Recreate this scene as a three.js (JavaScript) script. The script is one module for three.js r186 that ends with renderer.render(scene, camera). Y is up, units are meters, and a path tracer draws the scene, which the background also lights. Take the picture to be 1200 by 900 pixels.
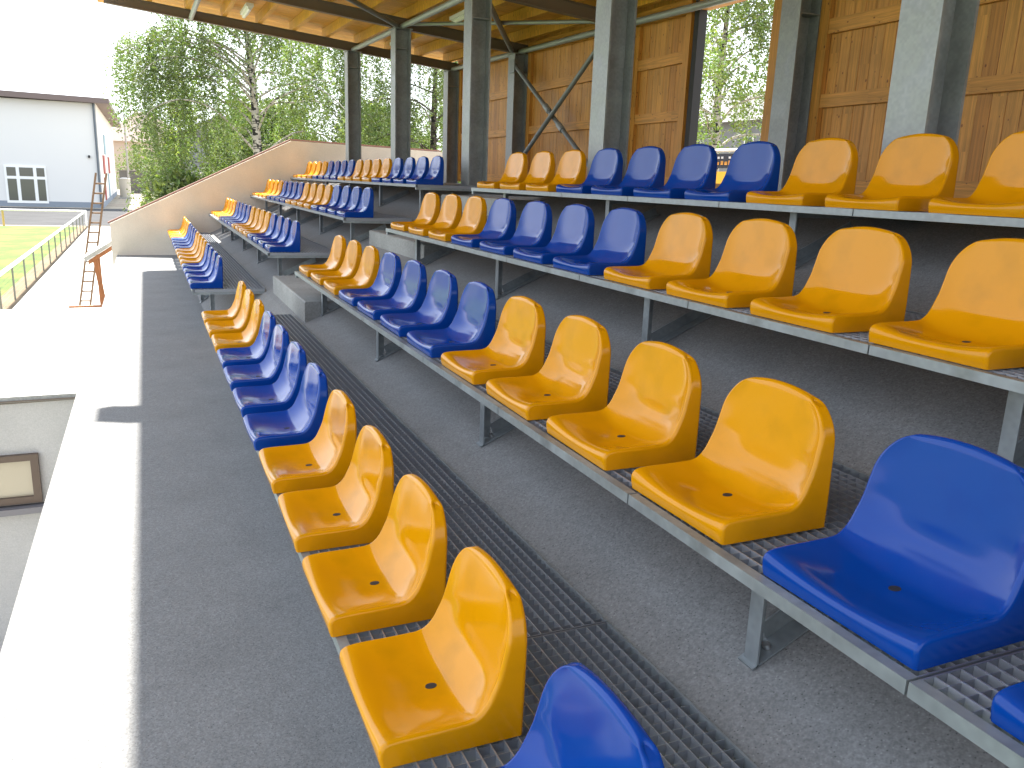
import * as THREE from 'three';
import { mergeGeometries, mergeVertices } from 'three/addons/utils/BufferGeometryUtils.js';

// ------------------------------------------------------------------ camera, sky, sun, exposure
const scene = new THREE.Scene();
const camera = new THREE.PerspectiveCamera(50.01, 4 / 3, 0.05, 700);
camera.position.set(-0.395, 1.267, 7.325);
camera.quaternion.setFromRotationMatrix(new THREE.Matrix4().makeBasis(
  new THREE.Vector3(0.91652, 0.03489, 0.39847), new THREE.Vector3(0.06373, 0.97072, -0.23159), new THREE.Vector3(-0.39488, 0.23765, 0.88746)));
scene.add(camera);
const SUN = new THREE.Vector3(-0.095, 1, -0.59).normalize();
function skyTexture() {
  const W = 256, H = 128, d = new Float32Array(W * H * 4);
  for (let j = 0; j < H; j++) for (let i = 0; i < W; i++) {
    const el = ((j + 0.5) / H - 0.5) * Math.PI, az = ((i + 0.5) / W - 0.5) * 2 * Math.PI;
    const x = Math.cos(el) * Math.cos(az), y = Math.sin(el), z = Math.cos(el) * Math.sin(az);
    const ang = Math.acos(Math.min(1, x * SUN.x + y * SUN.y + z * SUN.z));
    const h = Math.pow(Math.max(0, y), 0.5), au = 0.55 * Math.exp(-ang / 0.42);
    let r = 0.62 + (0.30 - 0.62) * h + au, g = 0.635 + (0.37 - 0.635) * h + au, b = 0.655 + (0.48 - 0.655) * h + au * 0.95;
    if (y < 0) { r = 0.30; g = 0.30; b = 0.29; }
    const k = (j * W + i) * 4; d[k] = r; d[k + 1] = g; d[k + 2] = b; d[k + 3] = 1;
  }
  const t = new THREE.DataTexture(d, W, H, THREE.RGBAFormat, THREE.FloatType);
  t.mapping = THREE.EquirectangularReflectionMapping; t.magFilter = THREE.LinearFilter; t.minFilter = THREE.LinearFilter; t.needsUpdate = true;
  return t;
}
const sky = skyTexture();
scene.background = sky; scene.environment = sky;
scene.backgroundIntensity = 1; scene.environmentIntensity = 1;
const sun = new THREE.DirectionalLight(new THREE.Color().setRGB(1, 0.95, 0.86), 4.6);
sun.position.copy(SUN).multiplyScalar(60); sun.castShadow = true; sun.shadow.radius = 1.3;
sun.shadow.mapSize.set(4096, 4096);
Object.assign(sun.shadow.camera, { left: -40, right: 40, top: 60, bottom: -40, near: 1, far: 200 });
scene.add(sun, sun.target);
const renderer = new THREE.WebGLRenderer({ antialias: true });
renderer.setSize(1024, 768);
renderer.toneMapping = THREE.LinearToneMapping; renderer.toneMappingExposure = 4.5;
renderer.shadowMap.enabled = true;

// ------------------------------------------------------------------ helpers
function mulberry(a) { return () => { a |= 0; a = a + 0x6D2B79F5 | 0; let t = Math.imul(a ^ a >>> 15, 1 | a); t = t + Math.imul(t ^ t >>> 7, 61 | t) ^ t; return ((t ^ t >>> 14) >>> 0) / 4294967296; }; }
const rnd = mulberry(20240611);
const rr = (a, b) => a + (b - a) * rnd();
const counts = {};
function numbered(n) { const k = counts[n] = (counts[n] ?? -1) + 1; return k ? `${n}_${String(k).padStart(3, '0')}` : n; }
function shade(o) { o.castShadow = true; o.receiveShadow = true; return o; }
function mesh(name, geo, mat, parent) { const m = shade(new THREE.Mesh(geo, mat)); m.name = parent === scene ? numbered(name) : name; parent.add(m); return m; }
function thing(name, label, category, pos = [0, 0, 0], turn = 0, group) {
  const g = new THREE.Group(); g.name = numbered(name); g.position.set(...pos); g.rotation.y = turn;
  g.userData = { label, category }; if (group) g.userData.group = group; scene.add(g); return g;
}
function struct(name, geo, mat, label) { const m = mesh(name, geo, mat, scene); m.userData.kind = 'structure'; m.userData.label = label; return m; }
function copyOf(o, pos, label) { const c = o.clone(); c.name = numbered(o.name.replace(/_\d{3}$/, '')); c.position.set(...pos); c.userData = { ...o.userData, label }; scene.add(c); return c; }
// box between two corners, uv in metres
function box(x0, x1, y0, y1, z0, z1) {
  const g = new THREE.BoxGeometry(x1 - x0, y1 - y0, z1 - z0); g.translate((x0 + x1) / 2, (y0 + y1) / 2, (z0 + z1) / 2); return uvm(g);
}
function uvm(g, ou = 0, ov = 0, swap = false) { // planar uv in metres from the dominant normal
  const p = g.attributes.position, n = g.attributes.normal, uv = new Float32Array(p.count * 2);
  for (let i = 0; i < p.count; i++) {
    const ax = Math.abs(n.getX(i)), ay = Math.abs(n.getY(i)), az = Math.abs(n.getZ(i));
    let u, v; if (ay >= ax && ay >= az) { u = p.getX(i); v = p.getZ(i); } else if (ax >= az) { u = p.getZ(i); v = p.getY(i); } else { u = p.getX(i); v = p.getY(i); }
    if (swap) [u, v] = [v, u];
    uv[2 * i] = u + ou; uv[2 * i + 1] = v + ov;
  }
  g.setAttribute('uv', new THREE.BufferAttribute(uv, 2)); return g;
}
function prism(pts, z0, z1) { // polygon in x,y extruded along z
  const s = new THREE.Shape(pts.map(p => new THREE.Vector2(...p)));
  const g = new THREE.ExtrudeGeometry(s, { depth: z1 - z0, bevelEnabled: false }); g.translate(0, 0, z0); return uvm(g);
}
function bar(a, b, w, h, up = [0, 1, 0]) { // box beam from a to b
  const A = new THREE.Vector3(...a), B = new THREE.Vector3(...b), L = A.distanceTo(B);
  const g = new THREE.BoxGeometry(w, h, L); uvm(g);
  const f = B.clone().sub(A).normalize(); let u = new THREE.Vector3(...up); const s = u.clone().cross(f).normalize(); u = f.clone().cross(s);
  g.applyMatrix4(new THREE.Matrix4().makeBasis(s, u, f).setPosition(A.add(B).multiplyScalar(0.5))); return g;
}
function rod(a, b, r0, r1 = r0, seg = 10) {
  const A = new THREE.Vector3(...a), B = new THREE.Vector3(...b), L = A.distanceTo(B);
  const g = new THREE.CylinderGeometry(r1, r0, L, seg);
  g.applyQuaternion(new THREE.Quaternion().setFromUnitVectors(new THREE.Vector3(0, 1, 0), B.clone().sub(A).normalize()));
  const m = A.add(B).multiplyScalar(0.5); g.translate(m.x, m.y, m.z); return g;
}
function tube(pts, radii, seg = 8, vs = 1) { // tapered tube through points
  const c = new THREE.CatmullRomCurve3(pts.map(p => new THREE.Vector3(...p))), N = Math.max(6, pts.length * 4);
  const fr = c.computeFrenetFrames(N, false), P = [], Nn = [], U = [], I = [];
  let len = 0, prev = null;
  for (let i = 0; i <= N; i++) {
    const t = i / N, p = c.getPoint(t), f = t * (radii.length - 1), k = Math.min(radii.length - 2, Math.floor(f)), r = radii[k] + (radii[k + 1] - radii[k]) * (f - k);
    if (prev) len += p.distanceTo(prev); prev = p;
    for (let j = 0; j <= seg; j++) {
      const a = j / seg * Math.PI * 2, n = fr.normals[i].clone().multiplyScalar(Math.cos(a)).addScaledVector(fr.binormals[i], Math.sin(a));
      P.push(p.x + n.x * r, p.y + n.y * r, p.z + n.z * r); Nn.push(n.x, n.y, n.z); U.push(j / seg * vs, len);
    }
  }
  for (let i = 0; i < N; i++) for (let j = 0; j < seg; j++) { const a = i * (seg + 1) + j, b = a + seg + 1; I.push(a, a + 1, b, b, a + 1, b + 1); }
  const g = new THREE.BufferGeometry(); g.setAttribute('position', new THREE.Float32BufferAttribute(P, 3)); g.setAttribute('normal', new THREE.Float32BufferAttribute(Nn, 3));
  g.setAttribute('uv', new THREE.Float32BufferAttribute(U, 2)); g.setIndex(I); return g;
}
const merge = gs => mergeGeometries(gs.map(g => g.index ? g.toNonIndexed() : g));

// ------------------------------------------------------------------ textures
function hash(x, y, s) { let h = Math.imul(x, 374761393) ^ Math.imul(y, 668265263) ^ Math.imul(s, 974634511); h = Math.imul(h ^ h >>> 13, 1274126177); return ((h ^ h >>> 16) >>> 0) / 4294967296; }
function vnoise(x, y, per, s) { // tiling value noise
  const xi = Math.floor(x), yi = Math.floor(y), fx = x - xi, fy = y - yi, w = t => t * t * (3 - 2 * t), m = (a) => ((a % per) + per) % per;
  const a = hash(m(xi), m(yi), s), b = hash(m(xi + 1), m(yi), s), c = hash(m(xi), m(yi + 1), s), d = hash(m(xi + 1), m(yi + 1), s);
  const u = w(fx), v = w(fy); return a + (b - a) * u + (c - a) * v + (a - b - c + d) * u * v;
}
function tex(N, metres, fn, srgb = true) { // fn(u,v) -> [r,g,b] in 0..1 (srgb) or a number
  const d = new Uint8Array(N * N * 4);
  for (let j = 0; j < N; j++) for (let i = 0; i < N; i++) {
    let c = fn(i / N, j / N); if (typeof c === 'number') c = [c, c, c];
    const k = (j * N + i) * 4; for (let q = 0; q < 3; q++) d[k + q] = Math.max(0, Math.min(255, Math.round(c[q] * 255))); d[k + 3] = 255;
  }
  const t = new THREE.DataTexture(d, N, N, THREE.RGBAFormat, THREE.UnsignedByteType);
  t.wrapS = t.wrapT = THREE.RepeatWrapping; t.magFilter = THREE.LinearFilter; t.minFilter = THREE.LinearMipmapLinearFilter; t.generateMipmaps = true;
  t.colorSpace = srgb ? THREE.SRGBColorSpace : THREE.NoColorSpace; t.repeat.set(1 / metres, 1 / metres); t.needsUpdate = true; return t;
}
// 3-octave noise at f0 cells per tile
const fbm = (u, v, f, s, o = 3) => { let a = 0, w = 0.5, t = 0; for (let k = 0; k < o; k++) { a += w * vnoise(u * f, v * f, f, s + k); t += w; w *= 0.5; f *= 2; } return a / t; };
const T = {};
T.floor = tex(1024, 1.7, (u, v) => {
  const g = vnoise(u * 512, v * 512, 512, 3), f = vnoise(u * 256, v * 256, 256, 4), m = fbm(u, v, 24, 5), b = fbm(u, v, 5, 6);
  let k = 0.80 + 0.13 * (g - 0.5) + 0.12 * (f - 0.5) + 0.05 * (m - 0.5) + 0.06 * (b - 0.5);
  if (hash(Math.floor(u * 512), Math.floor(v * 512), 9) > 0.985) k *= 0.74;
  if (hash(Math.floor(u * 512), Math.floor(v * 512), 10) > 0.988) k *= 1.16;
  return [k * 0.97, k * 0.985, k];
});
T.floorBump = tex(1024, 1.7, (u, v) => 0.5 * vnoise(u * 512, v * 512, 512, 3) + 0.5 * vnoise(u * 256, v * 256, 256, 4), false);
T.concrete = tex(512, 2.5, (u, v) => { const k = 0.82 + 0.22 * (fbm(u, v, 6, 11, 5) - 0.5) + 0.12 * (vnoise(u * 256, v * 256, 256, 12) - 0.5); return [k, k, k]; });
T.plaster = tex(512, 1.3, (u, v) => { const k = 0.92 + 0.08 * (fbm(u, v, 4, 15, 4) - 0.5) + 0.08 * (vnoise(u * 256, v * 256, 256, 16) - 0.5); return [k, k, k]; });
T.plasterBump = tex(512, 0.6, (u, v) => vnoise(u * 256, v * 256, 256, 17), false);
T.zinc = tex(512, 0.9, (u, v) => { const k = 0.84 + 0.20 * (fbm(u, v, 9, 21, 4) - 0.5) + 0.07 * (vnoise(u * 60, v * 60, 60, 23) - 0.5); return [k * 0.985, k, k * 1.01]; });
T.zincRough = tex(256, 0.9, (u, v) => 0.62 + 0.5 * (fbm(u, v, 9, 21, 4) - 0.5), false);
// wood: grain runs along v
const knots = []; for (let i = 0; i < 26; i++) knots.push([hash(i, 1, 77), hash(i, 2, 77), 0.004 + 0.006 * hash(i, 3, 77)]);
T.wood = tex(1024, 1, (u, v) => {
  let bend = 0, kn = 0;
  for (const [ku, kv, kr] of knots) {
    let du = u - ku, dv = v - kv; du -= Math.round(du); dv -= Math.round(dv); const d = Math.sqrt(du * du + (dv * 0.7) * (dv * 0.7));
    bend += Math.sign(du) * 0.012 * Math.exp(-(du * du * 2500 + dv * dv * 300)); if (d < kr) kn = Math.max(kn, 1 - d / kr * 0.6);
  }
  const uu = u + bend, g = vnoise(uu * 170, v * 3, 170, 31) * 0.5 + vnoise(uu * 60, v * 2, 60, 32) * 0.5 + 0.0;
  const f = vnoise(uu * 420, v * 14, 420, 33), b = fbm(u, v, 4, 34);
  let k = 0.86 + 0.26 * (g - 0.5) + 0.10 * (f - 0.5) + 0.16 * (b - 0.5);
  const r = k * (1 - 0.5 * kn), gg = k * (1 - 0.02) * (1 - 0.62 * kn), bl = k * (0.96 + 0.1 * (g - 0.5)) * (1 - 0.7 * kn);
  return [r, gg, bl];
});
T.scuff = tex(512, 0.8, (u, v) => { const a = fbm(u, v, 5, 41, 4), b = fbm(u, v, 16, 44, 3); return 0.11 + 0.22 * Math.max(0, a - 0.42) + 0.16 * Math.max(0, b - 0.5); }, false);
T.dust = tex(512, 0.8, (u, v) => { const a = Math.max(0, fbm(u, v, 9, 46, 5) - 0.5) * 0.35 + (vnoise(u * 200, v * 200, 200, 47) > 0.93 ? 0.05 : 0); return [1 - a * 0.5, 1 - a * 0.42, 1 - a * 0.15]; });
T.grass = tex(512, 5, (u, v) => { const a = fbm(u, v, 5, 51, 5), f = vnoise(u * 256, v * 256, 256, 52); const k = 0.72 + 0.4 * (a - 0.5) + 0.3 * (f - 0.5); return [k * (0.98 + 0.25 * (a - 0.5)), k, k * 0.9]; });
T.bark = tex(256, 1, (u, v) => { let k = 0.82 + 0.2 * (fbm(u, v, 8, 61) - 0.5); const h = vnoise(u * 5, v * 24, 24, 62), q = fbm(u, v, 6, 63); if (h > 0.72) k *= 0.35; if (q > 0.62) k *= 0.3; return [k, k * 0.98, k * 0.94]; });
T.ground = tex(512, 6, (u, v) => { const k = 0.82 + 0.35 * (fbm(u, v, 6, 71, 5) - 0.5) + 0.15 * (vnoise(u * 256, v * 256, 256, 72) - 0.5); return [k, k * 0.99, k * 0.97]; });

// ------------------------------------------------------------------ materials
const lin = (r, g, b) => new THREE.Color().setRGB(r, g, b);
const mat = (c, o = {}) => new THREE.MeshStandardMaterial({ color: lin(...c), roughness: 0.8, ...o });
const M = {
  floor: mat([0.305, 0.297, 0.289], { map: T.floor, bumpMap: T.floorBump, bumpScale: 0.0012, roughness: 0.92 }),
  concrete: mat([0.55, 0.545, 0.52], { map: T.concrete, roughness: 0.9 }),
  stepConcrete: mat([0.38, 0.385, 0.375], { map: T.concrete, roughness: 0.85 }),
  tan: mat([0.77, 0.70, 0.60], { map: T.plaster, bumpMap: T.plasterBump, bumpScale: 0.0008, roughness: 0.95 }),
  lowWall: mat([0.53, 0.51, 0.49], { map: T.plaster, bumpMap: T.plasterBump, bumpScale: 0.0008, roughness: 0.95 }),
  zinc: mat([0.50, 0.53, 0.54], { map: T.zinc, roughnessMap: T.zincRough, roughness: 0.8, metalness: 0.35 }),
  zincDark: mat([0.33, 0.35, 0.36], { map: T.zinc, roughnessMap: T.zincRough, roughness: 0.8, metalness: 0.35 }),
  grateShaded: mat([0.34, 0.36, 0.40], { roughness: 0.4, metalness: 0.7 }),  // zinc darkened to paint shade into the grating cells
  bearingGlint: mat([0.47, 0.49, 0.53], { roughness: 0.38, metalness: 0.65 }),  // same zinc made lighter, the glint along the bars painted in
  frame: mat([0.40, 0.43, 0.445], { map: T.zinc, roughnessMap: T.zincRough, roughness: 0.75, metalness: 0.4 }),
  column: mat([0.40, 0.415, 0.415], { map: T.zinc, roughnessMap: T.zincRough, roughness: 0.8, metalness: 0.35 }),
  brownSteel: mat([0.15, 0.115, 0.085], { roughness: 0.55, metalness: 0.1 }),
  bolt: mat([0.6, 0.6, 0.6], { roughness: 0.3, metalness: 0.9 }),
  roofSheet: mat([0.20, 0.10, 0.08], { roughness: 0.6 }),
  whitePaint: mat([0.78, 0.78, 0.76], { roughness: 0.5 }),
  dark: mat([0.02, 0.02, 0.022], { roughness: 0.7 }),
  glass: mat([0.04, 0.045, 0.05], { roughness: 0.08, metalness: 0.0 }),
  frameBrown: mat([0.10, 0.065, 0.045], { roughness: 0.5 }),
  bark: mat([0.55, 0.53, 0.5], { map: T.bark, roughness: 0.95 }),
  darkBark: mat([0.10, 0.085, 0.07], { map: T.bark, roughness: 0.95 }),
  ladder: mat([0.22, 0.135, 0.075], { map: T.wood, roughness: 0.85 }),
  orangeWood: mat([0.34, 0.135, 0.05], { map: T.wood, roughness: 0.8 }),
};
const yellowPlastic = new THREE.MeshPhysicalMaterial({ color: lin(0.58, 0.245, 0.0015), map: T.dust, roughness: 1, roughnessMap: T.scuff, ior: 1.45, specularIntensity: 0.62 });
const bluePlastic = new THREE.MeshPhysicalMaterial({ color: lin(0.002, 0.043, 0.262), map: T.dust, roughness: 1, roughnessMap: T.scuff, ior: 1.45, specularIntensity: 0.62 });
const woodWall = [[0.68, 0.325, 0.054], [0.63, 0.29, 0.046], [0.72, 0.355, 0.066], [0.57, 0.255, 0.040], [0.69, 0.335, 0.068]].map(c => mat(c, { map: T.wood, roughness: 0.55 }));
const woodRail = mat([0.70, 0.335, 0.058], { map: T.wood, roughness: 0.55 });
const woodRoof = [[0.86, 0.46, 0.052], [0.82, 0.432, 0.046], [0.88, 0.49, 0.062]].map(c => mat(c, { map: T.wood, roughness: 0.6 }));

// ------------------------------------------------------------------ dimensions of the stand (x to the back, z along the rows)
const P = 0.865, H = 0.4017, S = 0.58;      // row depth, rise, seat spacing
const FLOOR = -0.487, DECK = 1.205, GROUND = -2.8, ZEND = -11.75, ZNEAR = 10.4;
const slopeY = x => x < 0.22 ? FLOOR : x < 0.80 ? FLOOR + (x - 0.22) * (0.449 / 0.58) : 0.4644 * (x - 0.80) - 0.038;

// ------------------------------------------------------------------ setting: ground, field, path, terrace
{
  const plane = (x0, x1, z0, z1, y) => { const g = new THREE.PlaneGeometry(x1 - x0, z1 - z0); g.rotateX(-Math.PI / 2); g.translate((x0 + x1) / 2, y, (z0 + z1) / 2); return uvm(g); };
  struct('ground', plane(-400, 400, -600, 300, GROUND), mat([0.50, 0.44, 0.35], { map: T.ground, roughness: 1 }), 'pale sandy ground around the sports field');
  const field = struct('playing_field', plane(-70, -4.75, -58.6, 60, GROUND + 0.008), mat([0.20, 0.27, 0.045], { map: T.grass, roughness: 1 }), 'sunlit green grass of the sports field');
  struct('path', plane(-4.15, -1.02, -58.6, 40, GROUND + 0.008), mat([0.60, 0.59, 0.56], { map: T.concrete, roughness: 0.9 }), 'bright concrete path between the field fence and the stand');
  struct('dark_yard', plane(-60, 1.5, -88, -59.6, GROUND + 0.008), mat([0.055, 0.055, 0.06], { map: T.ground, roughness: 1 }), 'dark yard ground in front of the white hall');  // dark ground colour between the far fence and the hall
  struct('field_line', plane(-16, -15.88, -58.5, 50, GROUND + 0.014), mat([0.75, 0.75, 0.72]), 'white touch line on the grass');
  // the concrete terrace: flat walkway in front, then an inclined slab up to the rear deck
  const prof = [[-0.99, FLOOR], [0.22, FLOOR], [0.80, -0.038], [0.80 + (DECK + 0.038) / 0.4644, DECK], [5.62, DECK], [5.62, DECK - 0.3], [3.6, DECK - 0.3], [1.0, -0.3], [0.35, FLOOR - 0.3], [-0.99, FLOOR - 0.3]];
  struct('terrace', prism(prof.slice().reverse(), ZEND + 0.002, ZNEAR), M.floor, 'grey coated terrace floor with a flat walkway and an inclined slab under the rows');
  struct('plinth_wall', box(-0.97, -0.77, GROUND, FLOOR - 0.303, ZEND, ZNEAR), M.lowWall, 'plastered wall below the walkway edge');
}
// tan end wall
{
  const t = thing('end_wall', 'tan plastered wall closing the far end of the stand, rising in a slope to the right', 'wall');
  const z0 = ZEND - 0.22, z1 = ZEND;
  mesh('wall', prism([[-1.08, GROUND], [6.1, GROUND], [6.1, 1.90], [2.62, 1.98], [-1.08, 0.16]], z0, z1), M.tan, t);
  const cop = mesh('coping', merge([bar([-1.12, 0.165, ZEND - 0.19], [2.62, 2.005, ZEND - 0.19], 0.16, 0.03), bar([2.62, 2.008, ZEND - 0.19], [6.1, 1.928, ZEND - 0.19], 0.16, 0.03)]), M.roofSheet, t);
}
// low annex whose flat roof meets the walkway
{
  const t = thing('low_annex', 'low flat-roofed annex with a brown window beside the walkway edge at the left', 'annex building');
  const zf = 0.0;
  const w = prism([[-3.2, GROUND], [-0.99, GROUND], [-0.99, -0.56], [-3.2, -0.56]], -4.6, zf);
  mesh('wall', w, M.lowWall, t);
  const rf = mesh('roof', box(-3.24, -0.993, -0.557, -0.51, -4.64, zf + 0.03), M.concrete, t);
  mesh('drip_edge', rod([-3.2, -0.545, zf + 0.04], [-1.0, -0.545, zf + 0.04], 0.006), M.brownSteel, rf); mesh('cable', rod([-3.2, -0.585, zf + 0.012], [-1.0, -0.56, zf + 0.012], 0.005), M.brownSteel, rf);
  const wi = mesh('window', merge([box(-2.10, -1.315, -1.04, -0.99, zf + 0.002, zf + 0.05), box(-2.10, -1.315, -1.40, -1.345, zf + 0.002, zf + 0.05), box(-1.372, -1.315, -1.345, -1.04, zf + 0.002, zf + 0.05), box(-2.10, -2.04, -1.345, -1.04, zf + 0.002, zf + 0.05)]), M.frameBrown, t);
  mesh('pane', box(-2.04, -1.372, -1.345, -1.04, zf + 0.004, zf + 0.015), mat([0.42, 0.36, 0.26], { roughness: 0.15 }), wi);  // beige reflection put into the pane colour
  mesh('sill', box(-2.12, -1.30, -1.47, -1.42, zf + 0.002, zf + 0.11), mat([0.16, 0.15, 0.16], { roughness: 0.5 }), wi);
}
// aisle steps
[['first', 0.85, 0.175, -0.06, -2.08], ['second', 1.977, 0.672, -0.14, -2.25], ['third', 2.87, 1.10, -0.3, -2.3]].forEach(([n, x, top, za, zb], i) => {
  const g = prism([[x, slopeY(x) - 0.03], [x + (top - slopeY(x)) / 0.4644 + 0.05, top - 0.03], [x + (top - slopeY(x)) / 0.4644 + 0.02, top], [x + 0.012, top], [x, top - 0.012]], zb, za);
  const m = mesh('aisle_step', g, M.stepConcrete, scene);
  m.userData = { label: `pale concrete step in the aisle between the seat blocks, ${n} from the front`, category: 'step', group: 'concrete steps in the aisle' };
});

// ------------------------------------------------------------------ steel columns
function hSection(w, d, tf, tw) { // flanges face +-x, w along z, d along x
  const a = d / 2, b = w / 2, c = tw / 2;
  return [[-a, -b], [-a + tf, -b], [-a + tf, -c], [a - tf, -c], [a - tf, -b], [a, -b], [a, b], [a - tf, b], [a - tf, c], [-a + tf, c], [-a + tf, b], [-a, b]];
}
const FZ = [-9.14, -5.85, -2.56, 0.73, 4.02, 7.31];
const beamY = (x, z) => 3.878 - 0.0935 * x - 0.02 * (z + 9.2);
function column(x, z, label, group) {
  const t = thing('steel_column', label, 'column', [x, DECK, z], 0, group);
  const top = beamY(x, z) - DECK;
  const s = new THREE.Shape(hSection(0.26, 0.25, 0.018, 0.012).map(p => new THREE.Vector2(p[0], p[1])));
  const g = new THREE.ExtrudeGeometry(s, { depth: top - 0.022, bevelEnabled: false }); g.rotateX(-Math.PI / 2); g.translate(0, 0.011, 0); uvm(g, rnd(), rnd());
  mesh('shaft', g, M.column, t);
  mesh('base_plate', box(-0.17, 0.17, 0.0005, 0.0105, -0.17, 0.17), M.column, t);
  mesh('head_plate', box(-0.15, 0.15, top - 0.0105, top - 0.001, -0.14, 0.14), M.column, t);
  for (const [e, f] of [[0.008, 0.128], [-0.128, -0.008]]) mesh('stiffener', box(-0.105, 0.105, top - 0.30, top - 0.288, e, f), M.column, t);
}
const ordF = ['first', 'second', 'third', 'fourth', 'fifth', 'sixth'];
FZ.forEach((z, i) => {
  column(3.385, z, `galvanised steel column behind the top seat row, ${ordF[i]} from the far end wall`, 'columns behind the top seat row');
  column(5.375, z, `galvanised steel column against the timber back wall, ${ordF[i]} from the far end wall`, 'columns at the timber back wall');
});

// ------------------------------------------------------------------ roof: steel beams, purlins, boards, sheet
{
  const t = thing('stand_roof', 'sloping stand roof of brown steel beams, timber purlins and orange boards', 'roof');
  const th = 0.16, tan = -0.0935;
  FZ.forEach((z, i) => {
    const x0 = -0.81, x1 = 5.62, f = (x, dy) => [x, beamY(x, z) + dy];
    const iBeam = [];
    const strip = (d0, d1, za, zb) => prism([f(x0, d0), f(x1, d0), f(x1, d1), f(x0, d1)], za, zb);
    iBeam.push(strip(0, 0.011, z - 0.05, z + 0.05), strip(th - 0.011, th, z - 0.05, z + 0.05), strip(0.011, th - 0.011, z - 0.004, z + 0.004));
    mesh('rafter', merge(iBeam), M.brownSteel, t);
  });
  const pz0 = -9.36, pz1 = 10.2, upv = [0, 1, 0];
  for (let k = 0; k < 11; k++) {
    const x = -0.70 + k * 0.6;
    const a = [x, beamY(x, pz0) + th + 0.081, pz0], b = [x, beamY(x, pz1) + th + 0.081, pz1];
    const g = bar(a, b, 0.08, 0.16); mesh('purlin', g, woodRoof[k % 3], t);
  }
  // boards across the purlins
  const bw = 0.2, bg = [0, 1, 2, 3].map(v => { const L = 6.75, g = new THREE.BoxGeometry(L, 0.022, bw - 0.004); uvm(g, v * 0.37, v * 0.21, true); return g; });
  const ang = Math.atan(tan);
  for (let i = 0; ; i++) {
    const z = -11.5 + i * bw; if (z > 10.2) break;
    const m = mesh('board', bg[i % 4], woodRoof[Math.floor(rnd() * 3)], t);
    m.position.set(2.385, beamY(2.385, z) + th + 0.162 + 0.012 + rr(0, 0.002), z + bw / 2); m.rotation.z = ang; m.rotation.x = 0.02;
  }
  const c0 = [-0.90, 5.80];
  const P8 = []; const lo = 0.192 + th, hi = lo + 0.05;
  const g = new THREE.BufferGeometry(), za = -11.62, zb = 10.35;
  const V = (x, z, d) => [x, beamY(x, z) + d, z];
  const q = [V(c0[0], za, lo), V(c0[1], za, lo), V(c0[1], zb, lo), V(c0[0], zb, lo), V(c0[0], za, hi), V(c0[1], za, hi), V(c0[1], zb, hi), V(c0[0], zb, hi)];
  const idx = [0, 1, 2, 0, 2, 3, 4, 6, 5, 4, 7, 6, 0, 5, 1, 0, 4, 5, 1, 6, 2, 1, 5, 6, 2, 7, 3, 2, 6, 7, 3, 4, 0, 3, 7, 4];
  g.setAttribute('position', new THREE.Float32BufferAttribute(idx.flatMap(i => q[i]), 3)); g.computeVertexNormals(); uvm(g);
  mesh('roof_sheet', g, M.roofSheet, t);
  mesh('gutter', merge([bar(V(-0.925, -9.3, 0.33), V(-0.925, zb, 0.33), 0.09, 0.10)]), M.roofSheet, t);
  // longitudinal struts on the column lines and diagonal bracing
  for (let i = 0; i < FZ.length - 1; i++) for (const x of [0.55, 3.385, 5.375])
    mesh('strut', rod([x, beamY(x, FZ[i]) + 0.03, FZ[i] + 0.06], [x, beamY(x, FZ[i + 1]) + 0.03, FZ[i + 1] - 0.06], 0.042, 0.042, 14), M.zinc, t);
  mesh('brace', rod([3.5, beamY(3.4, FZ[1]) + 0.07, FZ[1] + 0.1], [5.2, beamY(5.3, FZ[2]) + 0.07, FZ[2] - 0.1], 0.028), M.zinc, t);
  mesh('brace', rod([5.2, beamY(5.3, FZ[1]) + 0.03, FZ[1] + 0.1], [3.5, beamY(3.4, FZ[2]) + 0.03, FZ[2] - 0.1], 0.04), M.zincDark, t);
  mesh('brace', rod([3.3, beamY(3.4, FZ[1]) + 0.03, FZ[1] + 0.1], [0.6, beamY(0.6, FZ[2]) + 0.03, FZ[2] - 0.1], 0.036), M.zincDark, t);
  // front edge board above the gutter is hidden; fluorescent fittings under the boards
  for (const [x, z] of [[1.35, -7.9], [3.95, -7.9], [3.95, -4.6]]) {
    const y = beamY(x, z) + th - 0.02;
    const l = thing('strip_light', { '1.35-7.9': 'short white strip light under the roof boards, nearest the front edge', '3.95-7.9': 'short white strip light under the roof between the column lines, by the end beam', '3.95-4.6': 'short white strip light under the roof between the second and third beams' }['' + x + z], 'lamp', [x, y, z], 0, 'strip lights under the roof');
    mesh('housing', box(-0.06, 0.06, -0.005, 0.045, -0.45, 0.45), M.whitePaint, l);
    mesh('diffuser', rod([0, -0.02, -0.43], [0, -0.02, 0.43], 0.035, 0.035, 12), M.whitePaint, l);
  }
}
// unseen fitting added at the roof edge to throw the shadow on the walkway
{
  const y = beamY(-1, -1.9) + 0.25, t = thing('added_roof_fitting', 'unseen fitting on the front edge of the stand roof, added to cast the walkway shadow', 'lamp', [-1.08, y, -1.85]);
  mesh('housing', prism([[-0.17, -0.04], [-0.05, -0.12], [0.16, 0.06], [0.06, 0.16]], -0.17, 0.2), M.zincDark, t);
  for (const e of [-0.2, 0.23]) mesh('bracket', bar([0.0, 0.02, e], [0.14, 0.05, e], 0.02, 0.05), M.zincDark, t);
}

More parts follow.
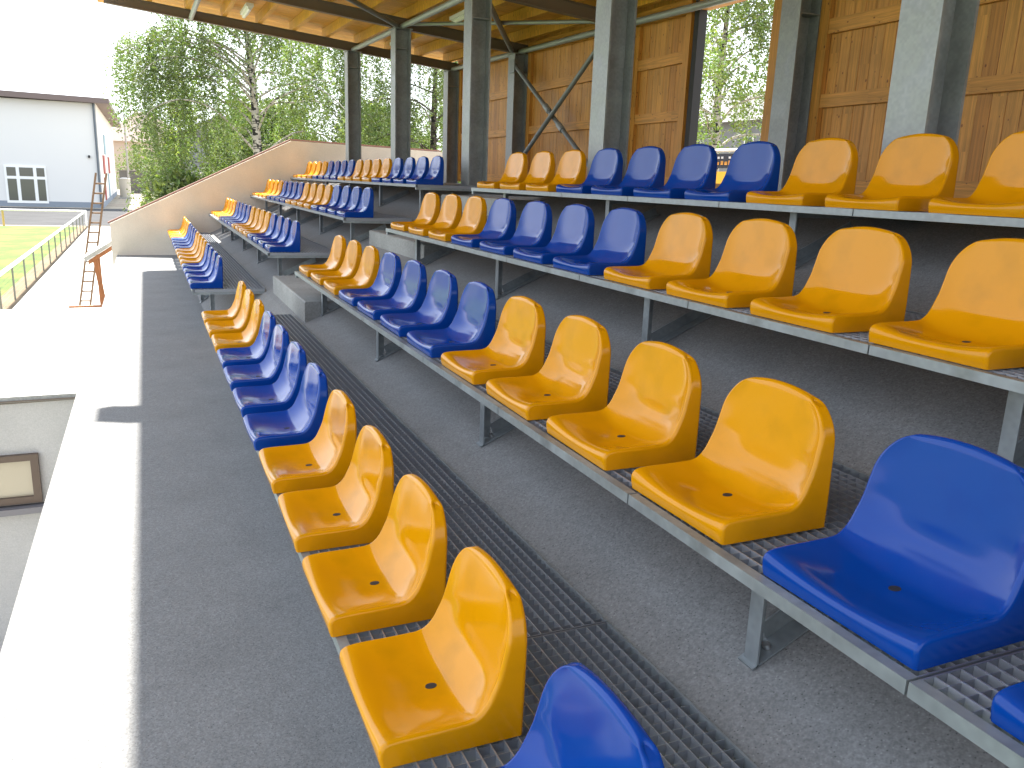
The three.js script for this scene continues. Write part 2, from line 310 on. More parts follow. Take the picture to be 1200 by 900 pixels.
// ------------------------------------------------------------------ timber back wall
{
  const t = thing('timber_wall', 'stained timber back wall of vertical planks with horizontal rails and an opening', 'wall');
  const X = 5.535, OP = [-1.06, 0.17];
  const pw = 0.125, y0 = DECK + 0.05;
  const pgs = [0, 1, 2, 3, 4].map(v => { const g = new THREE.BoxGeometry(0.022, 1, pw - 0.005); return g; });
  for (let i = 0; ; i++) {
    const z = -9.26 + i * pw; if (z + pw > 10.1) break;
    if (z + pw > OP[0] - 0.02 && z < OP[1] + 0.02) continue;
    const top = beamY(X, z) + 0.315, h = top - y0;
    const g = new THREE.BoxGeometry(0.022, h, pw - 0.006); uvm(g, rnd() * 3, rnd() * 3);
    const m = mesh('plank', g, woodWall[Math.floor(rnd() * 5)], t); m.position.set(X + 0.011 + rr(0, 0.004), y0 + h / 2, z + pw / 2);
  }
  // wall rails between the columns (and stiles at the panel ends)
  for (let i = 0; i < 6; i++) {
    const za = FZ[i] + 0.14, zb = i < 5 ? FZ[i + 1] - 0.14 : 10;
    const spans = (za < OP[0] && zb > OP[1]) ? [[za, OP[0] - 0.14], [OP[1] + 0.14, zb]] : [[za, zb]];
    for (const [a, b] of spans) {
      if (b - a < 0.3) continue;
      for (const yr of [[2.05, 2.17], [2.70, 2.83], [1.27, 1.40]]) {
        const g = new THREE.BoxGeometry(0.045, yr[1] - yr[0], b - a - 0.24); uvm(g, rnd() * 3, rnd() * 3, true);
        const m = mesh('rail', g, woodRail, t); m.position.set(X - 0.024, (yr[0] + yr[1]) / 2, (a + b) / 2);
      }
      for (const z of [a + 0.06, b - 0.06]) { const g = new THREE.BoxGeometry(0.05, 2.12, 0.115); uvm(g, rnd() * 3, rnd() * 3); const m = mesh('stile', g, woodRail, t); m.position.set(X - 0.027, 1.25 + 1.06, z); }
      { const g = new THREE.BoxGeometry(0.06, 0.16, b - a); uvm(g, rnd() * 3, rnd(), true); const m = mesh('wall_plate', g, woodRail, t); m.position.set(X - 0.03, beamY(X, (a + b) / 2) + 0.10, (a + b) / 2); m.rotation.x = 0.02; }
    }
  }
  // opening: frame and posts
  for (const [z, w, mm] of [[OP[0] - 0.06, 0.09, M.dark], [OP[1] + 0.075, 0.12, woodRail]]) { const g = new THREE.BoxGeometry(0.11, 2.2, w); uvm(g, rnd(), rnd()); const m = mesh('jamb', g, mm, t); m.position.set(X + 0.02, y0 + 1.1, z); }  // far jamb coloured near-black, its shade painted in
  { const g = new THREE.BoxGeometry(0.15, 0.14, OP[1] - OP[0]); uvm(g, 0, 0, true); const m = mesh('lintel', g, woodRail, t); m.position.set(X + 0.02, 3.31, (OP[0] + OP[1]) / 2); }
  { const g = new THREE.BoxGeometry(0.16, 0.08, OP[1] - OP[0]); uvm(g, 0, 0, true); const m = mesh('sill', g, woodRail, t); m.position.set(X + 0.02, DECK + 0.09, (OP[0] + OP[1]) / 2); }
}
// cross bracing of tubes between the second and third wall columns
{
  const t = thing('cross_bracing', 'crossed steel tubes bracing the timber back wall between two columns', 'bracing');
  const a0 = [5.26, 3.12, FZ[1] + 0.12], a1 = [5.26, 1.32, FZ[2] - 0.12], b0 = [5.19, 1.32, FZ[1] + 0.12], b1 = [5.19, 3.12, FZ[2] - 0.12];
  mesh('tube', rod(a0, a1, 0.034, 0.034, 14), M.zincDark, t); mesh('tube', rod(b0, b1, 0.034, 0.034, 14), M.zincDark, t);
  const c = [(a0[0] + b0[0]) / 2, 2.22, (a0[2] + a1[2]) / 2];
  for (const s of [-1, 1]) mesh('sleeve', rod([a0[0], c[1] - s * 0.10, c[2] + s * 0.163], [a0[0], c[1] - s * 0.19, c[2] + s * 0.31], 0.047, 0.047, 12), M.zinc, t);
  for (const s of [-1, 1]) mesh('gusset', box(5.215, 5.235, s > 0 ? 3.0 : 1.215, s > 0 ? 3.2 : 1.45, FZ[1] + 0.02, FZ[1] + 0.2), M.zincDark, t);
}

// ------------------------------------------------------------------ grating platforms that carry the seats
const ordR = ['front', 'second', 'third', 'top'];
function platform(row, z0, z1, block) {
  const x0 = (row - 1) * P + (row === 1 ? 0.022 : -0.026), x1 = (row - 1) * P + 0.80, y = (row - 1) * H - 0.002, hb = 0.031;
  const t = thing('grating_platform', `galvanised grating platform on legs carrying the ${ordR[row - 1]} row of the ${block} seat block`, 'platform', [x0, y, z1], 0, 'grating platforms under the seat rows');
  const L = z1 - z0, D = x1 - x0;
  const n = Math.round(L / 0.99), pl = L / n;
  for (let i = 0; i < n; i++) { // one front bar, rear bar and grating per panel
    const a = -L + i * pl + 0.003, b = -L + (i + 1) * pl - 0.003;
    mesh('front_bar', box(0, 0.006, -hb, 0, a, b), M.frame, t);
    mesh('front_flange', box(0.0062, 0.03, -0.006, -0.0005, a, b), M.frame, t);
    mesh('rear_bar', box(D - 0.006, D, -hb + 0.004, 0, a, b), M.frame, t);
    for (const e of [a, b - 0.004]) mesh('panel_edge', box(0.0305, D - 0.007, -0.03, -0.001, e, e + 0.004), M.grateShaded, t);
    const gl = [], gc = [];
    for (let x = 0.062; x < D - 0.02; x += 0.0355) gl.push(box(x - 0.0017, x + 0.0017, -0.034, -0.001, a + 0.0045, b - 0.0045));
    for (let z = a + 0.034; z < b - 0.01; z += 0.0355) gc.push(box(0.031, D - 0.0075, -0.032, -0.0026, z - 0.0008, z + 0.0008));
    const g1 = mesh('bearing_bars', merge(gl), M.bearingGlint, t); g1.userData.kind = 'stuff';
    const g2 = mesh('cross_bars', merge(gc), M.grateShaded, t); g2.userData.kind = 'stuff';
  }
  // end frames
  mesh('end_bar', merge([box(0.0065, D - 0.0065, -0.06, -0.031, -0.04, -0.004)]), M.frame, t);
  mesh('end_bar', merge([box(0.0065, D - 0.0065, -0.06, -0.031, -L + 0.004, -L + 0.04)]), M.frame, t);
  // legs every second panel
  const legs = []; for (let z = -0.30; z > -L + 0.05; z -= 1.945) legs.push(z);
  if (block === 'nearer') { legs.length = 0; for (let z = 5.84 - 1.945 * -1; z > z0 + 0.05; z -= 1.945) if (z < z1 - 0.05) legs.push(z - z1); }
  for (const z of legs) {
    const lx = row === 1 ? 0.20 : 0.155, wx = x0 + lx, yb = slopeY(wx) - y;
    const lg = mesh('leg', merge([box(lx, lx + 0.006, yb + 0.004, -hb, z - 0.05, z), box(lx + 0.0062, lx + 0.052, yb + 0.03, -hb, z - 0.05, z - 0.044)]), M.frame, t);
    const ex = Math.min(0.60, lx + 0.5), A = [lx - 0.012, slopeY(wx - 0.012) - y + 0.006, z - 0.03], B = [ex, slopeY(x0 + ex) - y + 0.006, z - 0.03];
    const ft = mesh('foot', merge([bar(A, B, 0.06, 0.006), bar([A[0] + 0.075, A[1] + 0.066, z - 0.0575], [B[0], B[1] + 0.03, z - 0.0575], 0.006, 0.055)]), M.frame, lg);
    const bx = lx + 0.055, by = slopeY(x0 + bx) - y + 0.011;
    mesh('bolt', rod([bx, by, z - 0.028], [bx - 0.006, by + 0.014, z - 0.028], 0.011, 0.011, 6), M.bolt, lg);
    mesh('cross_beam', box(lx + 0.01, D - 0.02, -hb - 0.032, -hb + 0.006, z - 0.046, z - 0.006), M.zincDark, t);
  }
}
const NEAR0 = -0.50, NEAR1 = 9.35, FAR0 = -11.70, FAR1 = -2.36;
for (let r = 1; r <= 4; r++) { platform(r, NEAR0, NEAR1, 'nearer'); platform(r, FAR0, FAR1, 'farther'); }

// ------------------------------------------------------------------ seats
function catmull(pts, n) { const c = new THREE.SplineCurve(pts.map(p => new THREE.Vector2(...p))); return c.getPoints(n); }
function seatGeometry(du, dv) {
  const hw0 = 0.215, R = 0.118, fe = 0.0105, HT = 0.350, ys = 0.063, XR = y => 0.348 + 0.012 * y / HT;
  const taper = y => 1 - 0.075 * Math.pow(Math.min(1, Math.max(0, y - 0.04) / (HT - 0.04)), 1.2);
  const half = y => { const t = Math.min(R * 0.9, 0.9 * Math.max(0, y - (HT - R))); return hw0 * taper(y) - R * 1.12 + 1.12 * Math.sqrt(R * R - t * t); };
  const M = 108, KR = 44;
  const prof = s => { // s in -1..1 across the seat: lip, pan, lumbar curve, back, top rim, rear
    const q = Math.abs(s), c = 1 - Math.pow(q, 3), c2 = 1 - q * q, c4 = 1 - Math.pow(q, 7);
    const inn = [
      [0.006, 0.0], [0.001, 0.02], [0.001, 0.042 - 0.010 * c2], [0.011, ys - 0.007 - 0.014 * c2], [0.032, ys - 0.001 - 0.019 * c2],
      [0.075, ys + 0.001 - 0.026 * c], [0.13, ys + 0.001 - 0.033 * c], [0.185, ys + 0.002 - 0.033 * c],
      [0.214 + 0.006 * c, ys + 0.004 - 0.031 * c], [0.236 + 0.010 * c, ys + 0.013 - 0.026 * c], [0.256 + 0.020 * c, ys + 0.034 - 0.019 * c], [0.271 + 0.030 * c, ys + 0.064 - 0.016 * c],
      [0.285 + 0.023 * c4, 0.162], [0.296 + 0.017 * c4, 0.207], [0.306 + 0.012 * c4, 0.252], [0.315 + 0.008 * c4, 0.295], [0.322 + 0.005 * c4, 0.332]];
    const a = catmull(inn, M), top = a[M], x1 = XR(top.y), r = (x1 - top.x) / 2, out = [];
    const rt = HT - top.y;
    for (let k = 1; k < 8; k++) { const th = Math.PI * (1 - k / 8); out.push(new THREE.Vector2((top.x + x1) / 2 + Math.cos(th) * r, top.y + Math.sin(th) * rt)); }
    for (let j = M; j >= M - KR; j--) out.push(new THREE.Vector2(XR(a[j].y), a[j].y));
    out.push(new THREE.Vector2(XR(0), 0));
    const full = a.concat(out); for (const v of full) { const f = Math.max(0, v.y - 0.12) / (HT - 0.12); v.h = v.y; v.y -= 0.0125 * q * q * f; } // arched top edge
    return full;
  };
  const inset = (p, d) => p.map((q, i) => {
    const a = p[Math.max(0, i - 1)], b = p[Math.min(p.length - 1, i + 1)], tx = b.x - a.x, ty = b.y - a.y, l = Math.hypot(tx, ty) || 1;
    return new THREE.Vector2(q.x + ty / l * d, Math.max(0, (i === 0 || i === p.length - 1) ? 0 : q.y - tx / l * d));
  });
  const N = 26, all = [], base = prof(1), n = base.length;
  const cap = [1, 2, 3, 4, 5, 6].map(k => ({ p: inset(base, fe * (1 - Math.cos(k / 6 * Math.PI / 2))), o: fe * Math.sin(k / 6 * Math.PI / 2) }));
  for (const e of cap.slice().reverse()) all.push({ p: e.p, z: y => -(half(y) - fe + e.o) });
  for (let i = 0; i <= N; i++) { const u = Math.sin((-1 + 2 * i / N) * Math.PI / 2); all.push({ p: prof(u), z: y => u * (half(y) - fe) }); }
  for (const e of cap) all.push({ p: e.p, z: y => half(y) - fe + e.o });
  const pos = [], uv = [], idx = [];
  all.forEach(r => r.p.forEach((q, j) => { pos.push(q.x, q.y, r.z(base[j].h)); uv.push(q.x + q.y * 0.8 + du, r.z(q.y) + dv); }));
  for (let i = 0; i < all.length - 1; i++) for (let j = 0; j < n - 1; j++) { const a = i * n + j, b = a + n; idx.push(a, b, a + 1, b, b + 1, a + 1); }
  const g = new THREE.BufferGeometry(); g.setAttribute('position', new THREE.Float32BufferAttribute(pos, 3)); g.setAttribute('uv', new THREE.Float32BufferAttribute(uv, 2)); g.setIndex(idx); g.computeVertexNormals();
  // flat side walls: a strip from the front curve to the underside or the rear edge
  const side = (k, flip) => {
    const r = all[k], P2 = r.p, j0 = M - KR, pp = [], id = [], V = (x, y, yz) => { pp.push(x, y, r.z(yz)); return pp.length / 3 - 1; };
    for (let j = 0; j < j0; j++) { const A = V(P2[j].x, P2[j].y, base[j].h), B = V(P2[j + 1].x, P2[j + 1].y, base[j + 1].h), C = V(P2[j].x, 0, 0), D = V(P2[j + 1].x, 0, 0); id.push(A, C, B, B, C, D); }
    const rear = j => n - 2 - (j - j0); // rear point matching front point j
    { const A = V(P2[j0].x, P2[j0].y, base[j0].h), C = V(P2[j0].x, 0, 0), E = V(P2[n - 1].x, 0, 0), F = V(P2[rear(j0)].x, P2[rear(j0)].y, base[j0].h); id.push(A, C, E, A, E, F); }
    for (let j = j0; j < M; j++) { const A = V(P2[j].x, P2[j].y, base[j].h), B = V(P2[j + 1].x, P2[j + 1].y, base[j + 1].h), C = V(P2[rear(j)].x, P2[rear(j)].y, base[rear(j)].h), D = V(P2[rear(j + 1)].x, P2[rear(j + 1)].y, base[rear(j + 1)].h); id.push(A, C, B, B, C, D); }
    for (let j = M; j < M + 7; j++) { const A = V(P2[M].x, P2[M].y, base[M].h), B = V(P2[j].x, P2[j].y, base[j].h), C = V(P2[j + 1].x, P2[j + 1].y, base[j + 1].h); id.push(A, C, B); }
    { const A = V(P2[M].x, P2[M].y, base[M].h), B = V(P2[M + 7].x, P2[M + 7].y, base[M + 7].h), C = V(P2[M + 8].x, P2[M + 8].y, base[M + 8].h); id.push(A, C, B); }
    const gg = new THREE.BufferGeometry(); gg.setAttribute('position', new THREE.Float32BufferAttribute(pp, 3)); gg.setAttribute('uv', new THREE.Float32BufferAttribute(pp.flatMap((v, i) => i % 3 === 2 ? [] : [v]), 2));
    if (flip) for (let i = 0; i < id.length; i += 3) [id[i + 1], id[i + 2]] = [id[i + 2], id[i + 1]];
    gg.setIndex(id); const m = mergeVerts(gg); m.computeVertexNormals(); return m;
  };
  return mergeGeometries([g, side(0, true), side(all.length - 1, false)]);
}
const mergeVerts = g => mergeVertices(g, 1e-5);
const seatGeos = [[0, 0], [0.31, 0.17], [0.55, 0.43], [0.13, 0.61], [0.44, 0.29]].map(a => seatGeometry(...a));
const holeGeo = (() => { const g = new THREE.CylinderGeometry(0.0115, 0.0115, 0.004, 16); g.scale(1.3, 1, 1); g.translate(0.188, 0.0312, 0); return g; })();  // dark disc on the pan, painting the shade inside the hole
function makeSeat(name, m) { const t = new THREE.Group(); t.name = name; t.userData = { category: 'seat' }; mesh('shell', seatGeos[0], m, t); mesh('drain_hole_disc', holeGeo, M.dark, t); return t; }
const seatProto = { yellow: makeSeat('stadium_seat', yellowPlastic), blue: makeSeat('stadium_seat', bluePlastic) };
const nth = ['first', 'second', 'third', 'fourth', 'fifth', 'sixth', 'seventh', 'eighth', 'ninth', 'tenth', 'eleventh', 'twelfth', 'thirteenth', 'fourteenth', 'fifteenth', 'sixteenth'];
function seat(row, zNear, colour, label) {
  const s = seatProto[colour].clone(); s.children[0].geometry = seatGeos[Math.floor(rnd() * 5)]; s.name = numbered('stadium_seat'); s.position.set((row - 1) * P + 0.002 + rr(-0.003, 0.003), (row - 1) * H, zNear - 0.215 + rr(-0.004, 0.004)); s.rotation.y = rr(-0.012, 0.012);
  s.userData = { label, category: 'seat', group: colour + ' seats on the stand' }; scene.add(s);
}
for (let r = 1; r <= 4; r++) {
  const last = [11, 12, 11, 10][r - 1];
  for (let i = 0; i <= last; i++) { const c = i < 3 ? 'yellow' : i < 7 ? 'blue' : i < 11 ? 'yellow' : 'blue'; seat(r, i * S, c, `${c} plastic seat in the ${ordR[r - 1]} row of the nearer block, ${nth[i]} seat from the aisle`); }
  for (let j = 0; j < 16; j++) { const c = j % 8 < 4 ? 'blue' : 'yellow'; seat(r, -2.43 - j * S, c, `${c} plastic seat in the ${ordR[r - 1]} row of the farther block, ${nth[j]} seat from the aisle`); }
}

// ------------------------------------------------------------------ beyond the end wall: hall, fence, porch, ladder
{
  const t = thing('sports_hall', 'large white rendered hall with a dark eaves edge and glazed doors behind the field', 'hall');
  const zf = -90, xr = -4.35, yt = 7.55, zb = -142;
  const wallW = mat([0.67, 0.66, 0.635], { roughness: 0.95 });
  mesh('wall', box(-34, xr, GROUND + 0.55, yt, zb, zf), wallW, t);
  mesh('plinth', box(-34.05, xr + 0.05, GROUND, GROUND + 0.547, zb - 0.05, zf + 0.05), mat([0.22, 0.25, 0.29], { roughness: 0.9 }), t);
  const roof = mesh('roof', prism([[-35, yt + 0.32], [-3.05, yt + 0.002], [-3.05, yt + 0.50], [-35, yt + 0.95]], zb - 1, zf + 0.9), mat([0.16, 0.12, 0.11], { roughness: 0.7 }), t);
  mesh('downpipe', merge([rod([xr - 0.18, GROUND + 0.3, zf + 0.12], [xr - 0.18, yt, zf + 0.12], 0.11)]), mat([0.10, 0.12, 0.14], { roughness: 0.5 }), t);
  const white = mat([0.8, 0.8, 0.78], { roughness: 0.5 }), pane = mat([0.10, 0.10, 0.085], { roughness: 0.12 });
  const X = [-12.75, -11.95, -11.65, -10.45, -10.15, -9.45], D = mesh('glazed_door', box(-12.95, -9.3, GROUND + 0.35, 1.25, zf + 0.01, zf + 0.08), white, t);
  for (let k = 0; k < 3; k++) { mesh('pane', box(X[2 * k], X[2 * k + 1], GROUND + 0.6, -0.10, zf + 0.082, zf + 0.10), pane, D); mesh('pane', box(X[2 * k], X[2 * k + 1], 0.18, 1.02, zf + 0.082, zf + 0.10), pane, D); }
  const redW = mat([0.30, 0.07, 0.06]), blu = mat([0.25, 0.36, 0.42]);
  for (const [z0, z1, y0, y1, m] of [[-101, -97, 0.6, 2.6, redW], [-116, -112, 0.6, 2.6, redW], [-107, -103, 2.8, 5.0, blu], [-111, -109, -2.2, 0.6, blu], [-99, -96.5, -2.2, 0.2, redW]]) mesh('window', box(xr + 0.002, xr + 0.10, y0, y1, z0, z1), m, t);
  mesh('wall_lamp', box(xr - 1.05, xr - 0.85, 2.2, 2.45, zf + 0.005, zf + 0.2), M.dark, t);
}
{
  const t = thing('field_fence', 'white pipe railing with thin posts around the grass field', 'fence');
  mesh('top_rail', rod([-4.25, GROUND + 1.06, -58.9], [-4.25, GROUND + 1.06, 20], 0.055, 0.055, 12), M.whitePaint, t);
  mesh('top_rail', rod([-4.25, GROUND + 1.06, -58.9], [-60, GROUND + 1.06, -58.9], 0.06, 0.06, 12), M.whitePaint, t);
  mesh('corner_post', rod([-4.25, GROUND, -58.9], [-4.25, GROUND + 1.0, -58.9], 0.07), M.whitePaint, t);
  const pm = mat([0.17, 0.17, 0.14]);
  for (let z = -55; z < 12; z += 2.75) mesh('post', rod([-4.25, GROUND, z], [-4.25, GROUND + 1.0, z], 0.028), pm, t);
  for (let x = -9.3; x > -40; x -= 4.8) mesh('post', rod([x, GROUND, -58.9], [x, GROUND + 1.0, -58.9], 0.07), mat([0.55, 0.38, 0.12]), t);
  const wires = []; for (let y = 0.12; y < 1; y += 0.14) wires.push(rod([-4.25, GROUND + y, -58.8], [-4.25, GROUND + y, 12], 0.005, 0.005, 4));
  mesh('wire', merge(wires), pm, t).userData.kind = 'stuff';
}
struct('dirt_strip', (() => { const g = new THREE.PlaneGeometry(0.62, 84); g.rotateX(-Math.PI / 2); g.translate(-4.42, GROUND + 0.015, -17); return uvm(g); })(), mat([0.24, 0.17, 0.10], { map: T.ground, roughness: 1 }), 'bare brown strip of soil along the field fence');
// timber porch against the outside of the end wall, and the ladder
{
  const t = thing('timber_porch', 'small timber lean-to porch with a pale roof outside the end wall', 'porch');
  mesh('roof', prism([[-1.62, -0.68], [-1.06, -0.31], [-1.06, -0.22], [-1.66, -0.60]], -13.6, -12.35), M.concrete, t);
  mesh('fascia', prism([[-1.56, -0.74], [-1.10, -0.44], [-1.10, -0.345], [-1.57, -0.655]], -12.42, -12.36), M.orangeWood, t);
  mesh('post', bar([-1.44, -0.62, -12.42], [-1.33, -1.62, -12.42], 0.09, 0.09, [0, 0, 1]), M.orangeWood, t);
  mesh('post', bar([-1.44, -0.62, -13.4], [-1.40, GROUND, -13.4], 0.09, 0.09, [0, 0, 1]), M.orangeWood, t);
  mesh('post', bar([-1.34, -1.72, -12.42], [-1.34, GROUND, -12.42], 0.09, 0.09, [0, 0, 1]), M.orangeWood, t);
  mesh('beam', box(-2.02, -1.28, -1.715, -1.625, -12.5, -12.38), M.orangeWood, t);
  mesh('post', bar([-1.95, -1.718, -12.44], [-1.95, GROUND, -12.44], 0.09, 0.09, [0, 0, 1]), M.orangeWood, t);
}
{
  const t = thing('wooden_ladder', 'tall weathered wooden ladder leaning beside the timber porch', 'ladder');
  const b = [-2.07, -2.38, -18], a = [-1.44, 1.12, -18.6];
  const L = (f, o) => [b[0] + (a[0] - b[0]) * f + o, b[1] + (a[1] - b[1]) * f, b[2] + (a[2] - b[2]) * f];
  for (const o of [-0.13, 0.13]) mesh('rail', bar(L(-0.12, o), L(1, o), 0.05, 0.075, [0, 0, 1]), M.ladder, t);
  for (let k = 0; k < 13; k++) mesh('rung', rod(L(0.02 + k * 0.075, -0.11), L(0.02 + k * 0.075, 0.11), 0.022, 0.022, 8), M.ladder, t);
}
// distant things at the left of the trees
{
  const t = thing('distant_house', 'distant house with a pale pink roof between the hall and the trees', 'house');
  mesh('wall', box(-7, 9, GROUND, 6.9, -196, -186), mat([0.40, 0.32, 0.26]), t);
  mesh('roof', prism([[-8, 6.7], [10, 6.7], [2, 12.6], [-1, 12.6]], -197, -185), mat([0.62, 0.50, 0.47]), t);
  const g = thing('grey_shed', 'grey shed half hidden behind the birches', 'shed');
  mesh('wall', box(1.5, 8.5, GROUND, 3.4, -64, -58), mat([0.16, 0.165, 0.18]), g);
  mesh('roof', prism([[1.2, 3.402], [8.8, 3.402], [5, 5.3]], -64.3, -57.7), mat([0.13, 0.12, 0.12]), g);
  const tk = thing('storage_tank', 'pale upright storage tank at the end of the hall', 'tank', [-2.75, GROUND, -122]);
  mesh('body', rod([0, 0.2, 0], [0, 2.7, 0], 0.72, 0.72, 20), mat([0.42, 0.40, 0.35]), tk);
  mesh('lid', rod([0, 2.702, 0], [0, 2.85, 0], 0.78, 0.3, 20), mat([0.6, 0.58, 0.55]), tk);
  mesh('base', box(-0.8, 0.8, 0, 0.198, -0.8, 0.8), M.concrete, tk);
  const p = thing('utility_pole', 'thin grey utility pole beside the far house', 'pole', [-2.35, GROUND, -130]);
  mesh('shaft', rod([0, 0, 0], [0, 11.4, 0], 0.16, 0.11), mat([0.36, 0.34, 0.32]), p);
  mesh('insulator', rod([0, 11.4, 0], [0, 11.7, 0], 0.2, 0.2), mat([0.3, 0.3, 0.3]), p);
  const w = thing('yard_wall', 'dark low wall below the bush at the end of the yard', 'wall');
  mesh('wall', box(-4, 9, GROUND, 0.9, -150.4, -150), mat([0.09, 0.085, 0.08]), w);
  mesh('coping', box(-4.1, 9.1, 0.902, 1.0, -150.5, -149.9), mat([0.14, 0.13, 0.12]), w);
}
// behind the stand: grey building, advertising fence
{
  const t = thing('grey_building', 'dark grey building with small windows seen through the wall opening', 'building');
  mesh('wall', box(33, 45, GROUND, 5.3, -46, -20), mat([0.15, 0.155, 0.165]), t);
  mesh('roof', prism([[32.4, 5.302], [45.6, 5.302], [39, 8]], -46.4, -19.6), mat([0.10, 0.095, 0.1]), t);
  for (const z of [-34.5, -31.8, -29.5, -26.6, -23.4]) { const w = mesh('window', box(32.93, 32.998, 3.3, 4.5, z, z + 0.8), M.whitePaint, t); mesh('pane', box(32.91, 32.928, 3.42, 4.38, z + 0.1, z + 0.7), M.glass, w); }
  mesh('chimney', box(36, 36.8, 6.6, 9, -33, -32), mat([0.3, 0.28, 0.27]), t);
  const f = thing('rear_railing', 'rail fence with dark and yellow banners behind the wall opening', 'railing');
  mesh('rail', rod([9.5, 1.98, -14], [9.5, 1.98, 4], 0.03), M.whitePaint, f);
  mesh('dark_banner', box(9.5, 9.52, 1.66, 1.92, -14, 4), mat([0.05, 0.055, 0.07]), f);
  mesh('yellow_banner', box(9.5, 9.52, 1.0, 1.6, -14, 4), mat([0.75, 0.42, 0.03]), f);
  for (let z = -14; z < 4.1; z += 2) mesh('post', rod([9.56, GROUND, z], [9.56, 2.0, z], 0.03), M.zincDark, f);
  const orange = mat([0.72, 0.33, 0.06]), whiteM = M.whitePaint, marks = [], marks2 = [];
  for (let z = -9; z < -5; z += 0.11) { if (rnd() < 0.85) marks.push(box(9.494, 9.499, 1.72, 1.72 + rr(0.05, 0.08), z, z + rr(0.05, 0.085))); if (rnd() < 0.6) marks2.push(box(9.494, 9.499, 1.83, 1.87, z, z + 0.06)); }
  mesh('lettering', merge(marks), orange, f).userData.kind = 'stuff'; mesh('lettering', merge(marks2), whiteM, f).userData.kind = 'stuff';
}

// ------------------------------------------------------------------ trees
function leafCluster(seed, n, spread, size) {
  const r = mulberry(seed), P = [], N = [], I = [];
  for (let k = 0; k < n; k++) {
    const c = new THREE.Vector3((r() - 0.5) * spread, (r() - 0.5) * spread * 1.5, (r() - 0.5) * spread);
    const q = new THREE.Quaternion().setFromEuler(new THREE.Euler(r() * 6.3, r() * 6.3, r() * 6.3)), s = size * (0.7 + 0.6 * r());
    const nn = new THREE.Vector3(0, 0, 1).applyQuaternion(q), o = P.length / 3;
    for (const [x, y] of [[0, 0.6], [-0.36, 0.02], [0, -0.55], [0.36, 0.02]]) { const v = new THREE.Vector3(x * s, y * s, (x === 0 ? 0 : 0.08 * s)).applyQuaternion(q).add(c); P.push(v.x, v.y, v.z); N.push(nn.x, nn.y, nn.z); }
    I.push(o, o + 1, o + 2, o, o + 2, o + 3);
  }
  const g = new THREE.BufferGeometry(); g.setAttribute('position', new THREE.Float32BufferAttribute(P, 3)); g.setAttribute('normal', new THREE.Float32BufferAttribute(N, 3)); g.setIndex(I); return g;
}
const leafMat = new THREE.MeshPhysicalMaterial({ color: lin(0.125, 0.195, 0.026), roughness: 0.9, transmission: 0.5, thickness: 0, side: THREE.DoubleSide });
const clusterGeo = leafCluster(5, 9, 0.20, 0.072), clusterBig = leafCluster(8, 8, 0.5, 0.17);
const up = new THREE.Vector3(0, 1, 0);
function crownFrom(points, parent, geo, tints) {
  const im = new THREE.InstancedMesh(geo, leafMat, points.length), m = new THREE.Matrix4(), q = new THREE.Quaternion(), e = new THREE.Euler(), c = new THREE.Color();
  points.forEach(([x, y, z, s, tint = 1], i) => {
    e.set(rr(0, 6.3), rr(0, 6.3), rr(0, 6.3)); q.setFromEuler(e); m.compose(new THREE.Vector3(x, y, z), q, new THREE.Vector3(s, s, s)); im.setMatrixAt(i, m);
    const k = rr(0.75, 1.25) * tint, h = rnd(); c.setRGB(k * (0.85 + 0.4 * h), k, k * (0.8 + 0.3 * rnd())); im.setColorAt(i, c);
  });
  im.name = 'crown'; im.userData.kind = 'stuff'; shade(im); parent.add(im); return im;
}
